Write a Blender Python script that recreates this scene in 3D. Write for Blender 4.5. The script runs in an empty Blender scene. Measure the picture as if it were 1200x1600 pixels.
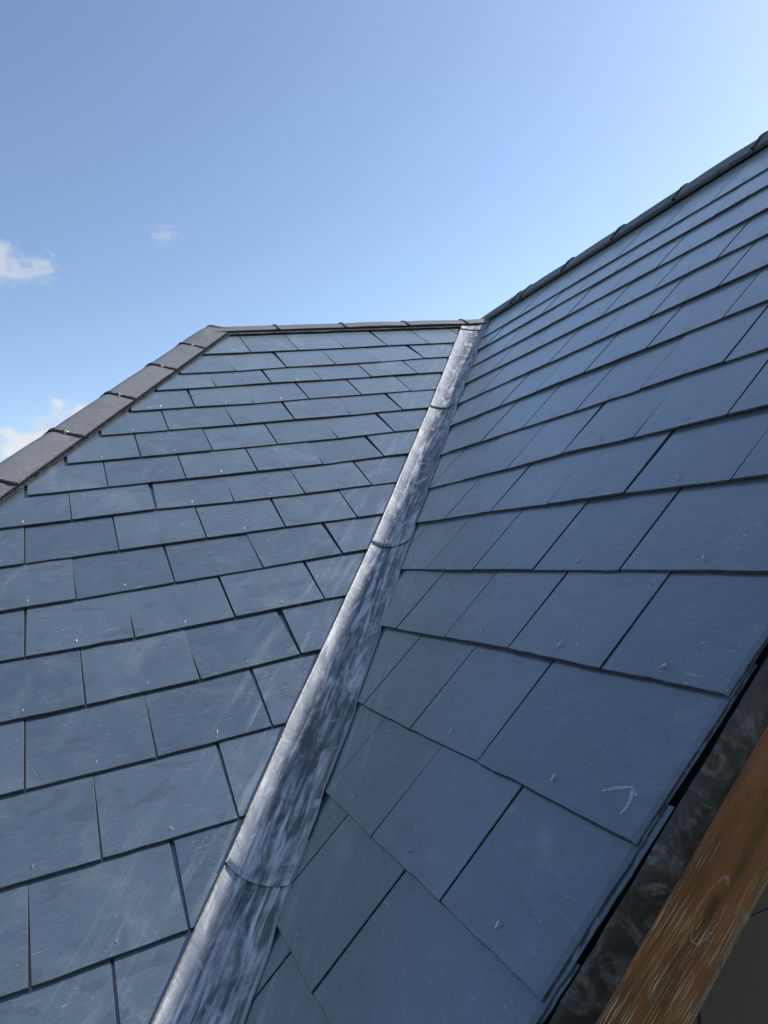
import bpy, bmesh, math, random
from mathutils import Vector, Matrix, Euler, noise

random.seed(11)
scene = bpy.context.scene
C = scene.collection
Z0 = 6.0                                   # ground to the house frame origin

# ------------------------------------------------------------------ camera
cam_data = bpy.data.cameras.new('camera')
cam = bpy.data.objects.new('camera', cam_data); C.objects.link(cam)
cam_data.sensor_fit = 'VERTICAL'; cam_data.sensor_height = 36.0
cam_data.lens = 1125.95 / 1600 * 36.0
cam_data.clip_start = 0.05; cam_data.clip_end = 20000
right = Vector((0.9186449653, -0.3683516115, -0.1428583844))
down = Vector((-0.1258782393, 0.0698593530, -0.9895829119))
fwd = Vector((0.3744946046, 0.9270581218, 0.0178084906))
cam.matrix_world = Matrix(((right.x, -down.x, -fwd.x, -2.37925),
                           (right.y, -down.y, -fwd.y, -3.99914),
                           (right.z, -down.z, -fwd.z, -0.99700 + Z0),
                           (0, 0, 0, 1)))
scene.camera = cam

# ------------------------------------------------------------------ sky, sun, exposure
SUN_AZ, SUN_EL = math.radians(84), math.radians(38.3)      # azimuth clockwise from +Y
world = bpy.data.worlds.new('World'); scene.world = world; world.use_nodes = True
wn = world.node_tree.nodes; wl = world.node_tree.links
sky = wn.new('ShaderNodeTexSky'); sky.sky_type = 'NISHITA'; sky.sun_disc = False
sky.sun_elevation = SUN_EL; sky.sun_rotation = SUN_AZ
sky.altitude = 0; sky.air_density = 0.85; sky.dust_density = 0.42; sky.ozone_density = 0.6
# a few small clouds low in the left of the sky: noise inside soft ellipses round fixed directions
def wnode(t, **kw):
    n = wn.new(t)
    for k, v in kw.items(): setattr(n, k, v)
    return n
def wset(sock, v):
    if hasattr(v, 'links'): wl.new(v, sock)
    else: sock.default_value = v
def wmath(op, a, b=0.0):
    n = wnode('ShaderNodeMath', operation=op); wset(n.inputs[0], a); wset(n.inputs[1], b); return n.outputs[0]
def wdot(v, w):
    n = wnode('ShaderNodeVectorMath', operation='DOT_PRODUCT'); wl.new(v, n.inputs[0]); n.inputs[1].default_value = w; return n.outputs['Value']
def wramp(v, a, b, lo=0.0, hi=1.0):
    n = wnode('ShaderNodeMapRange', interpolation_type='SMOOTHSTEP'); wset(n.inputs[0], v)
    for i, x in zip((1, 2, 3, 4), (a, b, lo, hi)): n.inputs[i].default_value = x
    return n.outputs[0]
wdir = wnode('ShaderNodeTexCoord').outputs['Generated']
# azimuth and elevation in degrees of the centre, half width and half height in degrees, edge, opacity, seed
CLOUDS = [(-0.7, 9.9, 2.7, 2.0, 0.97, 1.0), (-3.9, 9.0, 2.9, 1.7, 0.80, 2.7), (-3.9, 21.6, 1.8, 1.7, 0.50, 4.3), (-1.1, 21.2, 1.2, 1.0, 0.36, 5.9), (8.0, 23.3, 1.2, 0.7, 0.22, 7.4)]
skycol = sky.outputs[0]
for az, el, ha, he, op, seed in CLOUDS:
    az, el = math.radians(az), math.radians(el)
    cdir = Vector((math.sin(az) * math.cos(el), math.cos(az) * math.cos(el), math.sin(el)))
    cr = Vector((math.cos(az), -math.sin(az), 0)); cu = cr.cross(cdir)
    fwdv = wmath('MAXIMUM', wdot(wdir, cdir), 0.05)
    x = wmath('DIVIDE', wmath('DIVIDE', wdot(wdir, cr), fwdv), math.tan(math.radians(ha)))
    y = wmath('DIVIDE', wmath('DIVIDE', wdot(wdir, cu), fwdv), math.tan(math.radians(he)))
    cb = wnode('ShaderNodeCombineXYZ'); wl.new(x, cb.inputs[0]); wl.new(y, cb.inputs[1]); cb.inputs[2].default_value = seed
    nz = wnode('ShaderNodeTexNoise'); wl.new(cb.outputs[0], nz.inputs['Vector'])
    nz.inputs['Scale'].default_value = 1.35; nz.inputs['Detail'].default_value = 5; nz.inputs['Roughness'].default_value = 0.5; nz.inputs['Distortion'].default_value = 0.25
    r2 = wmath('ADD', wmath('MULTIPLY', x, x), wmath('MULTIPLY', y, y))
    d = wmath('SUBTRACT', wmath('MULTIPLY', nz.outputs['Fac'], 2.3), wmath('ADD', wmath('MULTIPLY', wmath('SQRT', r2), 0.85), 0.25))
    dens = wmath('MULTIPLY', wramp(d, -0.12, 0.65), op)
    body = wramp(wmath('ADD', d, wmath('MULTIPLY', y, 0.35)), 0.05, 0.75)
    cm = wnode('ShaderNodeMix', data_type='RGBA'); wl.new(body, cm.inputs[0]); cm.inputs[6].default_value = (2.9, 3.35, 3.9, 1); cm.inputs[7].default_value = (4.2, 4.2, 4.2, 1)
    mx = wnode('ShaderNodeMix', data_type='RGBA'); wl.new(dens, mx.inputs[0]); wl.new(skycol, mx.inputs[6]); wl.new(cm.outputs[2], mx.inputs[7])
    skycol = mx.outputs[2]
wl.new(skycol, wn['Background'].inputs[0])
wn['Background'].inputs[1].default_value = 0.1
sun_data = bpy.data.lights.new('sun', 'SUN'); sun = bpy.data.objects.new('sun', sun_data); C.objects.link(sun)
sun_data.energy = 3.3; sun_data.angle = math.radians(0.5); sun_data.color = (1.0, 0.955, 0.90)
sdir = Vector((math.sin(SUN_AZ) * math.cos(SUN_EL), math.cos(SUN_AZ) * math.cos(SUN_EL), math.sin(SUN_EL)))
sun.rotation_euler = sdir.to_track_quat('Z', 'Y').to_euler(); sun.location = (20, 20, 30)
scene.view_settings.view_transform = 'Standard'; scene.view_settings.look = 'None'
scene.view_settings.gamma = 1.0; scene.view_settings.use_curve_mapping = False
scene.view_settings.exposure = 1.0

# ------------------------------------------------------------------ node helpers
class NT:
    def __init__(s, name):
        s.m = bpy.data.materials.new(name); s.m.use_nodes = True
        s.n = s.m.node_tree.nodes; s.l = s.m.node_tree.links
        s.b = s.n['Principled BSDF']
    def put(s, sock, v):
        if hasattr(v, 'is_linked') or hasattr(v, 'links'): s.l.new(v, sock)
        elif isinstance(v, (tuple, list)) and len(v) == 3 and sock.type == 'RGBA': sock.default_value = (*v, 1)
        else: sock.default_value = v
    def node(s, t, **kw):
        n = s.n.new(t)
        for k, v in kw.items(): setattr(n, k, v)
        return n
    def coord(s, kind='Object'): return s.node('ShaderNodeTexCoord').outputs[kind]
    def pos(s): return s.node('ShaderNodeNewGeometry').outputs['Position']
    def rand(s): return s.node('ShaderNodeObjectInfo').outputs['Random']
    def mapping(s, v, scale=(1, 1, 1), rot=(0, 0, 0), loc=(0, 0, 0)):
        n = s.node('ShaderNodeMapping'); s.put(n.inputs['Vector'], v)
        s.put(n.inputs['Scale'], scale); s.put(n.inputs['Rotation'], rot); s.put(n.inputs['Location'], loc)
        return n.outputs[0]
    def noise(s, v, scale, detail=4, rough=0.55, dist=0.0):
        n = s.node('ShaderNodeTexNoise'); s.put(n.inputs['Vector'], v)
        n.inputs['Scale'].default_value = scale; n.inputs['Detail'].default_value = detail
        n.inputs['Roughness'].default_value = rough; n.inputs['Distortion'].default_value = dist
        return n.outputs['Fac']
    def voro(s, v, scale, feature='F1', rnd=1.0):
        n = s.node('ShaderNodeTexVoronoi', feature=feature); s.put(n.inputs['Vector'], v)
        n.inputs['Scale'].default_value = scale; n.inputs['Randomness'].default_value = rnd
        return n.outputs['Distance']
    def ramp(s, v, a, b, lo=0.0, hi=1.0):
        n = s.node('ShaderNodeMapRange', interpolation_type='SMOOTHSTEP'); s.put(n.inputs[0], v)
        n.inputs[1].default_value = a; n.inputs[2].default_value = b
        n.inputs[3].default_value = lo; n.inputs[4].default_value = hi
        return n.outputs[0]
    def math(s, op, a, b=0.0, c=None):
        n = s.node('ShaderNodeMath', operation=op); s.put(n.inputs[0], a); s.put(n.inputs[1], b)
        if c is not None: s.put(n.inputs[2], c)
        return n.outputs[0]
    def mix(s, f, a, b):
        n = s.node('ShaderNodeMix', data_type='RGBA'); s.put(n.inputs[0], f); s.put(n.inputs[6], a); s.put(n.inputs[7], b)
        return n.outputs[2]
    def bump(s, h, strength, dist=0.002, normal=None):
        n = s.node('ShaderNodeBump'); n.inputs['Strength'].default_value = strength
        n.inputs['Distance'].default_value = dist; s.put(n.inputs['Height'], h)
        if normal: s.l.new(normal, n.inputs['Normal'])
        return n.outputs[0]
    def xyz(s, v):
        n = s.node('ShaderNodeSeparateXYZ'); s.put(n.inputs[0], v); return n.outputs
    def offset(s, v, k=37.0):
        """move the texture by a random amount per object"""
        c = s.node('ShaderNodeCombineXYZ'); r = s.rand()
        s.put(c.inputs[0], s.math('MULTIPLY', r, k)); s.put(c.inputs[1], s.math('MULTIPLY', r, k * 1.7)); s.put(c.inputs[2], s.math('MULTIPLY', r, k * 0.6))
        a = s.node('ShaderNodeVectorMath', operation='ADD'); s.put(a.inputs[0], v); s.put(a.inputs[1], c.outputs[0])
        return a.outputs[0]
    def out(s, color=None, rough=None, metal=None, normal=None, spec=None):
        if color is not None: s.put(s.b.inputs['Base Color'], color)
        if rough is not None: s.put(s.b.inputs['Roughness'], rough)
        if metal is not None: s.put(s.b.inputs['Metallic'], metal)
        if spec is not None: s.put(s.b.inputs['Specular IOR Level'], spec)
        if spec == 1.0: s.b.inputs['IOR'].default_value = 1.75
        if normal is not None: s.l.new(normal, s.b.inputs['Normal'])
        return s.m

TL, TR = 0.6253351166, 0.6768067086        # pitches of the two slopes
G = 0.22937                                # gauge
W = 0.3                                    # slate width
cL, sL, cR, sR = math.cos(TL), math.sin(TL), math.cos(TR), math.sin(TR)
tanL, tanR = math.tan(TL), math.tan(TR)
VDIR = Vector((-1 / tanR, -1 / tanL, -1)).normalized()     # down the valley

def slate_material():
    t = NT('slate'); r = t.rand()
    lo = t.coord(); v = t.offset(lo)
    # quarry tone: every slate a little different, cloudy inside
    tone = t.math('ADD', t.math('MULTIPLY', r, 0.42), t.math('MULTIPLY', t.noise(v, 7, 5, 0.6, 0.6), 0.8))
    col = t.mix(t.ramp(tone, 0.25, 0.85), (0.042, 0.066, 0.090), (0.072, 0.102, 0.131))
    gr = t.noise(t.mapping(v, (1.0, 7.0, 1), (0, 0, 0.75)), 26, 4, 0.6, 0.6)
    col = t.mix(t.math('MULTIPLY', t.ramp(gr, 0.52, 0.72), 0.30), col, (0.17, 0.20, 0.22))
    # damp hand-sized darker smudges
    sm = t.ramp(t.noise(t.mapping(v, (1, 1.6, 1), (0, 0, 0.6)), 7, 2, 0.4, 1.6), 0.60, 0.66)
    col = t.mix(t.math('MULTIPLY', sm, 0.62), col, (0.055, 0.064, 0.080))
    # dull cloud of cutting dust
    dust = t.ramp(t.noise(v, 4.5, 6, 0.68, 0.8), 0.5, 0.82)
    col = t.mix(t.math('MULTIPLY', dust, 0.48), col, (0.22, 0.24, 0.26))
    # white specks and short flecks, thicker in some places than others
    patch = t.ramp(t.noise(v, 5, 3, 0.6), 0.42, 0.68)
    fl = t.mapping(v, (1.0, 2.6, 1), (0, 0, 0.25))
    d1 = t.ramp(t.noise(fl, 130, 3, 0.62), 0.61, 0.70)
    d2 = t.ramp(t.noise(t.mapping(v, (1, 1.9, 1), (0, 0, -0.5)), 48, 4, 0.7), 0.63, 0.74)
    fleck = t.math('MULTIPLY', t.math('MAXIMUM', t.math('MULTIPLY', d1, 0.55), d2), t.math('ADD', t.math('ADD', t.math('MULTIPLY', patch, patch), 0.05), t.math('MULTIPLY', t.math('MULTIPLY', t.ramp(t.xyz(t.pos())[2], Z0 - 0.75, Z0 + 0.2), t.ramp(t.xyz(t.pos())[0], -0.4, -1.2)), 0.55)))
    # scratches in two directions
    def scr(rot, sc, a, b, seed):
        q = t.mapping(v, sc, rot, (seed, seed * 2.3, 0))
        return t.ramp(t.noise(q, 5, 3, 0.55, 0.25), a, b)
    s1 = t.math('MULTIPLY', scr((0, 0, 0.9), (1.2, 26, 1), 0.69, 0.75, 3.0), t.ramp(t.noise(v, 6.5, 2), 0.55, 0.66))
    s2 = t.math('MULTIPLY', scr((0, 0, 0.1), (1.6, 34, 1), 0.70, 0.76, 8.0), t.ramp(t.noise(t.offset(v, 91), 7, 2), 0.56, 0.66))
    marks = t.math('MINIMUM', t.math('ADD', fleck, t.math('MAXIMUM', t.math('MULTIPLY', s1, 0.7), t.math('MULTIPLY', s2, 0.7))), 1.0)
    # more scuffing high up by the hip, where the roofers knelt
    P = t.pos(); X = t.xyz(P)
    up = t.ramp(X[2], Z0 - 0.75, Z0 + 0.15)
    lf = t.ramp(X[0], -0.5, -1.3)
    amt = t.math('ADD', 0.55, t.math('MULTIPLY', t.math('MULTIPLY', up, lf), 0.40))
    col = t.mix(t.math('MULTIPLY', marks, amt), col, (0.66, 0.65, 0.62))
    # pale streaks wiped along the lead
    vm = t.node('ShaderNodeVectorMath', operation='DOT_PRODUCT')
    ax = VDIR; t.put(vm.inputs[0], P); vm.inputs[1].default_value = ax
    along = vm.outputs['Value']
    sd = Vector((cR, 0, 0)) ; side = VDIR.cross(Vector((0, 0, 1))).normalized()
    v2 = t.node('ShaderNodeVectorMath', operation='DOT_PRODUCT')
    sub = t.node('ShaderNodeVectorMath', operation='SUBTRACT'); t.put(sub.inputs[0], P); sub.inputs[1].default_value = (0, 0, Z0)
    t.put(v2.inputs[0], sub.outputs[0]); v2.inputs[1].default_value = side
    across = v2.outputs['Value']
    cb = t.node('ShaderNodeCombineXYZ'); t.put(cb.inputs[0], t.math('MULTIPLY', along, 2.2)); t.put(cb.inputs[1], t.math('MULTIPLY', across, 34.0))
    st = t.ramp(t.noise(cb.outputs[0], 1.0, 5, 0.65, 0.6), 0.50, 0.70)
    near = t.ramp(t.math('ABSOLUTE', across), 0.38, 0.14)
    col = t.mix(t.math('MULTIPLY', t.math('MULTIPLY', st, near), 0.40), col, (0.28, 0.33, 0.36))
    kz = t.math('MULTIPLY', up, lf)
    s3 = t.math('MULTIPLY', t.ramp(t.noise(t.mapping(t.offset(v, 53), (1, 5, 1), (0, 0, -0.7)), 9, 4, 0.6, 1.5), 0.60, 0.70), t.ramp(t.noise(v, 8, 2), 0.42, 0.58))
    col = t.mix(t.math('MULTIPLY', t.math('MULTIPLY', s3, kz), 0.42), col, (0.55, 0.56, 0.56))
    rough = t.math('ADD', 0.13, t.math('ADD', t.math('MULTIPLY', t.noise(v, 16, 4, 0.6), 0.18), t.math('MULTIPLY', marks, 0.2)))
    h1 = t.noise(t.mapping(v, (1, 0.6, 1)), 13, 6, 0.62, 0.8)
    h2 = t.noise(v, 260, 3, 0.6)
    nb = t.bump(h2, 0.25, 0.0006, t.bump(h1, 0.38, 0.0030))
    t.b.inputs['Sheen Weight'].default_value = 0.65; t.b.inputs['Sheen Roughness'].default_value = 0.32
    t.b.inputs['Sheen Tint'].default_value = (0.72, 0.90, 1.0, 1)
    return t.out(col, rough, 0.0, nb, 1.0)

def slate_edge_material():
    t = NT('slate_edge'); v = t.pos()
    f = t.ramp(t.noise(v, 140, 3, 0.6), 0.4, 0.7)
    return t.out(t.mix(f, (0.020, 0.022, 0.025), (0.070, 0.075, 0.082)), 0.7, 0.0, t.bump(t.noise(v, 300, 3), 0.3, 0.0006))

def lead_material():
    t = NT('lead'); uv = t.coord('UV')            # u across 0..1, v along in metres
    X = t.xyz(uv)
    cross, along = X[0], X[1]
    sv = t.offset(t.mapping(uv, (1.0, 1.0, 1.0)), 5.0)
    st = t.noise(t.mapping(sv, (6.5, 3.4, 1)), 1.0, 7, 0.66, 1.1)          # dressing streaks down the sheet
    fine = t.noise(t.mapping(sv, (34, 5.0, 1)), 1.0, 5, 0.7, 0.4)
    cl = t.noise(t.mapping(sv, (3.0, 7.0, 1)), 1.0, 5, 0.62, 1.6)
    rub = t.noise(t.mapping(sv, (2.0, 26.0, 1)), 1.0, 2, 0.5, 0.3)       # marks across, where it was beaten over a batten
    left = t.ramp(t.math('ADD', cross, t.math('MULTIPLY', t.math('SUBTRACT', cl, 0.5), 0.35)), 0.34, 0.10)  # brighter left bank: sun and sky reflection painted into the lead colour
    mixv = t.math('ADD', t.math('ADD', t.math('MULTIPLY', st, 0.50), t.math('MULTIPLY', fine, 0.22)), t.math('MULTIPLY', cl, 0.30))
    pale = t.ramp(mixv, 0.44, 0.62)
    pale = t.math('MAXIMUM', pale, t.math('MULTIPLY', left, 0.62))
    pale = t.math('MAXIMUM', pale, t.math('MULTIPLY', t.ramp(rub, 0.60, 0.74), 0.75))
    col = t.mix(pale, (0.105, 0.112, 0.122), (0.54, 0.555, 0.57))
    pit = t.ramp(t.noise(sv, 90, 2, 0.5), 0.70, 0.74)
    col = t.mix(t.math('MULTIPLY', pit, 0.5), col, (0.08, 0.08, 0.09))
    rough = t.math('ADD', 0.38, t.math('ADD', t.math('MULTIPLY', fine, 0.18), t.math('MULTIPLY', pale, 0.10)))
    b1 = t.bump(t.noise(t.mapping(sv, (2.6, 16, 1)), 1.0, 3, 0.5, 0.8), 0.55, 0.006)
    b2 = t.bump(t.noise(t.mapping(sv, (22, 6, 1)), 1.0, 4, 0.6), 0.35, 0.0015, b1)
    return t.out(col, rough, t.math('SUBTRACT', 0.70, t.math('MULTIPLY', pale, 0.45)), b2)

def simple(name, col, rough=0.6, metal=0.0, ns=60, var=0.35, bump=0.0, dist=0.001, spec=None):
    t = NT(name); v = t.pos()
    f = t.noise(v, ns, 5, 0.62)
    c2 = tuple(c * (1 - var) for c in col); c3 = tuple(min(1, c * (1 + var)) for c in col)
    return t.out(t.mix(t.ramp(f, 0.3, 0.7), c2, c3), rough, metal, t.bump(f, bump, dist) if bump else None, spec)

def ridge_material():
    t = NT('ridge_tile_clay'); lo = t.coord('UV'); r = t.rand(); v = t.offset(t.coord(), 20)
    tone = t.math('ADD', t.math('MULTIPLY', r, 0.35), t.math('MULTIPLY', t.noise(v, 9, 5, 0.62, 0.5), 0.8))
    col = t.mix(t.ramp(tone, 0.3, 0.9), (0.102, 0.110, 0.120), (0.155, 0.162, 0.170))
    # sandy rub of lime and grit growing toward the lower edge
    X = t.xyz(lo)
    low = t.ramp(t.math('ADD', X[0], t.math('MULTIPLY', t.math('SUBTRACT', t.noise(v, 14, 4, 0.6), 0.5), 0.5)), 0.55, 0.05)
    g = t.math('MULTIPLY', t.ramp(t.noise(v, 70, 4, 0.7), 0.46, 0.70), t.math('ADD', t.math('MULTIPLY', low, 0.45), 0.04))
    col = t.mix(g, col, (0.30, 0.27, 0.23))
    li = t.ramp(t.noise(v, 26, 4, 0.65, 0.5), 0.62, 0.74)
    col = t.mix(t.math('MULTIPLY', li, 0.3), col, (0.42, 0.40, 0.36))
    nb = t.bump(t.noise(v, 240, 4, 0.65), 0.4, 0.001, t.bump(t.noise(v, 12, 4), 0.3, 0.003))
    return t.out(col, 0.62, 0, nb, 0.4)

def timber_material():
    t = NT('weathered_timber'); o = t.coord()      # x along the board, y across (0 bottom .. 0.14 top), z depth
    X = t.xyz(o)
    # knot: bend the grain round one point
    kn = t.node('ShaderNodeVectorMath', operation='SUBTRACT'); t.put(kn.inputs[0], o); kn.inputs[1].default_value = (1.45, 0.075, 0)
    kd = t.node('ShaderNodeVectorMath', operation='LENGTH'); t.put(kd.inputs[0], t.mapping(kn.outputs[0], (0.55, 1.35, 0)))
    ring = t.math('DIVIDE', 0.0006, t.math('ADD', t.math('MULTIPLY', kd.outputs['Value'], kd.outputs['Value']), 0.0012))
    yb = t.math('ADD', X[1], t.math('MULTIPLY', ring, 0.022))
    yb = t.math('ADD', yb, t.math('MULTIPLY', t.math('SUBTRACT', t.noise(t.mapping(o, (1.6, 6, 1)), 2.2, 2), 0.5), 0.012))
    cb = t.node('ShaderNodeCombineXYZ'); t.put(cb.inputs[0], t.math('MULTIPLY', X[0], 9)); t.put(cb.inputs[1], t.math('MULTIPLY', yb, 260)); t.put(cb.inputs[2], t.math('MULTIPLY', X[2], 60))
    g1 = t.noise(cb.outputs[0], 1.0, 3, 0.5)
    cb2 = t.node('ShaderNodeCombineXYZ'); t.put(cb2.inputs[0], t.math('MULTIPLY', X[0], 13)); t.put(cb2.inputs[1], t.math('MULTIPLY', yb, 560)); t.put(cb2.inputs[2], t.math('MULTIPLY', X[2], 60))
    g2 = t.noise(cb2.outputs[0], 1.0, 3, 0.6)
    base = t.mix(t.ramp(t.noise(t.mapping(o, (2, 10, 4)), 3.5, 4), 0.3, 0.7), (0.100, 0.038, 0.012), (0.210, 0.075, 0.020))
    base = t.mix(t.math('MULTIPLY', t.ramp(g1, 0.5, 0.3), 0.35), base, (0.030, 0.014, 0.008))
    wearz = t.noise(t.mapping(o, (1.3, 3.5, 1)), 4.0, 4, 0.6)
    lowb = t.ramp(X[1], 0.075, 0.0, 0.0, 0.16)
    lft = t.ramp(X[0], 1.62, 1.36, -0.16, 0.16)
    wear = t.ramp(t.math('ADD', t.math('ADD', wearz, lowb), lft), 0.44, 0.60)
    flake = t.math('MULTIPLY', t.math('MULTIPLY', t.ramp(g2, 0.555, 0.60), wear), t.ramp(X[1], 0.1415, 0.1400))
    col = t.mix(t.math('MULTIPLY', flake, 0.85), base, (0.50, 0.36, 0.24))
    gr = t.ramp(t.math('ADD', X[1], t.math('MULTIPLY', t.math('SUBTRACT', t.noise(o, 30, 4, 0.6), 0.5), 0.03)), 0.026, 0.008)
    gm = t.math('MULTIPLY', gr, t.ramp(t.noise(t.mapping(o, (1, 3, 1)), 70, 4, 0.7), 0.40, 0.60))
    col = t.mix(t.math('MULTIPLY', gm, 0.8), col, (0.30, 0.27, 0.21))
    # resin-edged outline of the knot
    kr = t.math('ADD', kd.outputs['Value'], t.math('MULTIPLY', t.math('SUBTRACT', t.noise(o, 34, 3, 0.6), 0.5), 0.030))
    edge = t.math('MULTIPLY', t.ramp(t.math('ABSOLUTE', t.math('SUBTRACT', kr, 0.026)), 0.0016, 0.0004), t.ramp(t.noise(o, 22, 2), 0.36, 0.46))
    inner = t.ramp(kr, 0.018, 0.008)
    col = t.mix(t.math('MULTIPLY', inner, 0.75), col, (0.050, 0.016, 0.007))
    col = t.mix(t.math('MULTIPLY', edge, 0.40), col, (0.42, 0.36, 0.30))
    nb = t.bump(t.math('ADD', g1, t.math('MULTIPLY', flake, 0.6)), 0.7, 0.0016)
    return t.out(col, 0.48, 0, nb, 0.4)

def membrane_material():
    t = NT('black_membrane'); v = t.coord()
    w = t.noise(t.mapping(v, (1.5, 1, 1), (0, 0, 0.5)), 14, 6, 0.66, 1.8)
    w2 = t.noise(t.mapping(v, (1, 7, 1), (0, 0, 0.9)), 22, 5, 0.7, 2.6)
    f = t.math('MULTIPLY', t.ramp(w, 0.47, 0.64), t.math('ADD', 0.35, t.ramp(w2, 0.4, 0.7)))
    col = t.mix(f, (0.004, 0.004, 0.004), (0.085, 0.084, 0.080))
    return t.out(col, 0.40, 0, t.bump(w, 0.2, 0.003), 0.45)

def cladding_material():
    t = NT('dark_cladding'); v = t.pos()
    f = t.noise(v, 5, 5, 0.6)
    return t.out(t.mix(f, (0.056, 0.040, 0.030), (0.070, 0.051, 0.039)), 0.6, 0, t.bump(t.noise(v, 190, 3), 0.15, 0.001))

M = dict(slate=slate_material(), edge=slate_edge_material(), lead=lead_material(), ridge=ridge_material(),
         timber=timber_material(), membrane=membrane_material(), clad=cladding_material(),
         felt=simple('felt', (0.012, 0.012, 0.013), 0.8), plastic=simple('black_plastic', (0.010, 0.010, 0.011), 0.42, 0, 40, 0.3),
         strip=simple('pleated_strip', (0.055, 0.050, 0.045), 0.55, 0, 55, 0.75),
         copper=simple('copper', (0.62, 0.46, 0.40), 0.55, 0.9, 200, 0.15),
         steel=simple('steel', (0.36, 0.36, 0.36), 0.55, 0.9, 80, 0.15),
         welt=simple('lead_edge', (0.17, 0.165, 0.155), 0.5, 0.6, 120, 0.35, 0.4),
         mortar=simple('mortar', (0.20, 0.15, 0.09), 0.9, 0, 90, 0.5, 0.8, 0.003),
         render=simple('wall_render', (0.30, 0.28, 0.25), 0.9, 0, 30, 0.15, 0.4, 0.002),
         grass=simple('grass_ground', (0.055, 0.062, 0.032), 0.9, 0, 1.5, 0.45, 0.6, 0.05))

def chalk_material():
    t = NT('chalk'); v = t.pos()
    f = t.ramp(t.noise(v, 200, 4, 0.7), 0.30, 0.55)
    tr = t.node('ShaderNodeBsdfTransparent'); mx = t.node('ShaderNodeMixShader')
    t.put(mx.inputs[0], t.math('MULTIPLY', f, 0.62)); t.l.new(tr.outputs[0], mx.inputs[1]); t.l.new(t.b.outputs[0], mx.inputs[2])
    t.l.new(mx.outputs[0], t.n['Material Output'].inputs[0])
    return t.out((0.50, 0.56, 0.58), 0.9)
M['chalk'] = chalk_material()

# ------------------------------------------------------------------ object helpers
def mesh_obj(name, verts, faces, mats, parent=None, mw=None, smooth=False, fmat=None, uvs=None):
    me = bpy.data.meshes.new(name); me.from_pydata([tuple(v) for v in verts], [], faces)
    for m in (mats if isinstance(mats, (list, tuple)) else [mats]): me.materials.append(m)
    if fmat:
        for p, k in zip(me.polygons, fmat): p.material_index = k
    if smooth:
        for p in me.polygons: p.use_smooth = True
    if uvs:
        ul = me.uv_layers.new(name='UVMap')
        for p in me.polygons:
            for li in p.loop_indices: ul.data[li].uv = uvs[me.loops[li].vertex_index]
    me.update()
    o = bpy.data.objects.new(name, me); C.objects.link(o)
    if parent: o.parent = parent
    if mw is not None: o.matrix_local = mw
    return o

def box(vs, fs, lo, hi, tf=None):
    b = len(vs)
    for z in (lo[2], hi[2]):
        for y in (lo[1], hi[1]):
            for x in (lo[0], hi[0]):
                p = Vector((x, y, z)); vs.append(tf @ p if tf else p)
    for f in ((0, 2, 3, 1), (4, 5, 7, 6), (0, 1, 5, 4), (2, 6, 7, 3), (0, 4, 6, 2), (1, 3, 7, 5)):
        fs.append(tuple(b + i for i in f))

# everything of the house is placed in the house frame (its Empty stands on the ground, frame origin Z0 above)
house = bpy.data.objects.new('house', None); C.objects.link(house)
house['label'] = 'house with a blue-grey slate roof, two slopes meeting in a lead valley'
house['category'] = 'house'
UP = Matrix.Translation((0, 0, Z0))

FL = UP @ Matrix(((1, 0, 0, 0), (0, cL, -sL, 0), (0, sL, cL, 0), (0, 0, 0, 1)))        # left slope: x = u, y = up the slope
FR = UP @ Matrix(((0, cR, -sR, 0), (-1, 0, 0, 0), (0, sR, cR, 0), (0, 0, 0, 1)))        # right slope: x = u (toward the verge)

ROWS_LEFT = {1: [(3, -1.388, -0.219), (4, -1.093, -0.22), (5, -0.795, -0.223), (6, -0.5, -0.236)],
  2: [(2.5, -1.539, 0.057), (3.5, -1.244, 0.039), (4.5, -0.947, 0.039), (5.5, -0.655, 0.033), (6.5, -0.35, 0.007)],
  3: [(2, -1.688, 0.258), (3, -1.389, 0.249), (4, -1.101, 0.252), (5, -0.804, 0.248), (6, -0.507, 0.242)],
  4: [(1.5, -1.841, 0.486), (2.5, -1.545, 0.497), (3.5, -1.249, 0.484), (4.5, -0.952, 0.479), (5.5, -0.654, 0.477)],
  5: [(2, -1.695, 0.721), (3, -1.398, 0.715), (4, -1.104, 0.718), (5, -0.807, 0.705)],
  6: [(1.5, -1.846, 0.956), (2.5, -1.549, 0.953), (3.5, -1.254, 0.952), (4.5, -0.956, 0.937)],
  7: [(2, -1.7, 1.18), (3, -1.405, 1.181), (4, -1.106, 1.166)],
  8: [(-0.5, -2.446, 1.39), (0.5, -2.146, 1.386), (1.5, -1.85, 1.4), (2.5, -1.558, 1.404), (3.5, -1.26, 1.4)],
  9: [(-1, -2.603, 1.626), (0, -2.304, 1.625), (1, -2.001, 1.623), (2, -1.704, 1.622), (3, -1.412, 1.626)],
  10: [(-0.5, -2.455, 1.862), (0.5, -2.15, 1.854), (1.5, -1.85, 1.851), (2.5, -1.552, 1.84)],
  11: [(-1, -2.603, 2.087), (0, -2.305, 2.09), (1, -1.999, 2.079), (2, -1.698, 2.071)],
  12: [(-0.5, -2.456, 2.321), (0.5, -2.152, 2.315), (1.5, -1.85, 2.297)],
  13: [(-1, -2.604, 2.55), (0, -2.303, 2.549), (1, -2.003, 2.541)],
  14: [(-0.5, -2.452, 2.786), (0.5, -2.15, 2.781)],
  15: [(-1, -2.596, 3.008), (0, -2.301, 3.0)]}
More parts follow.
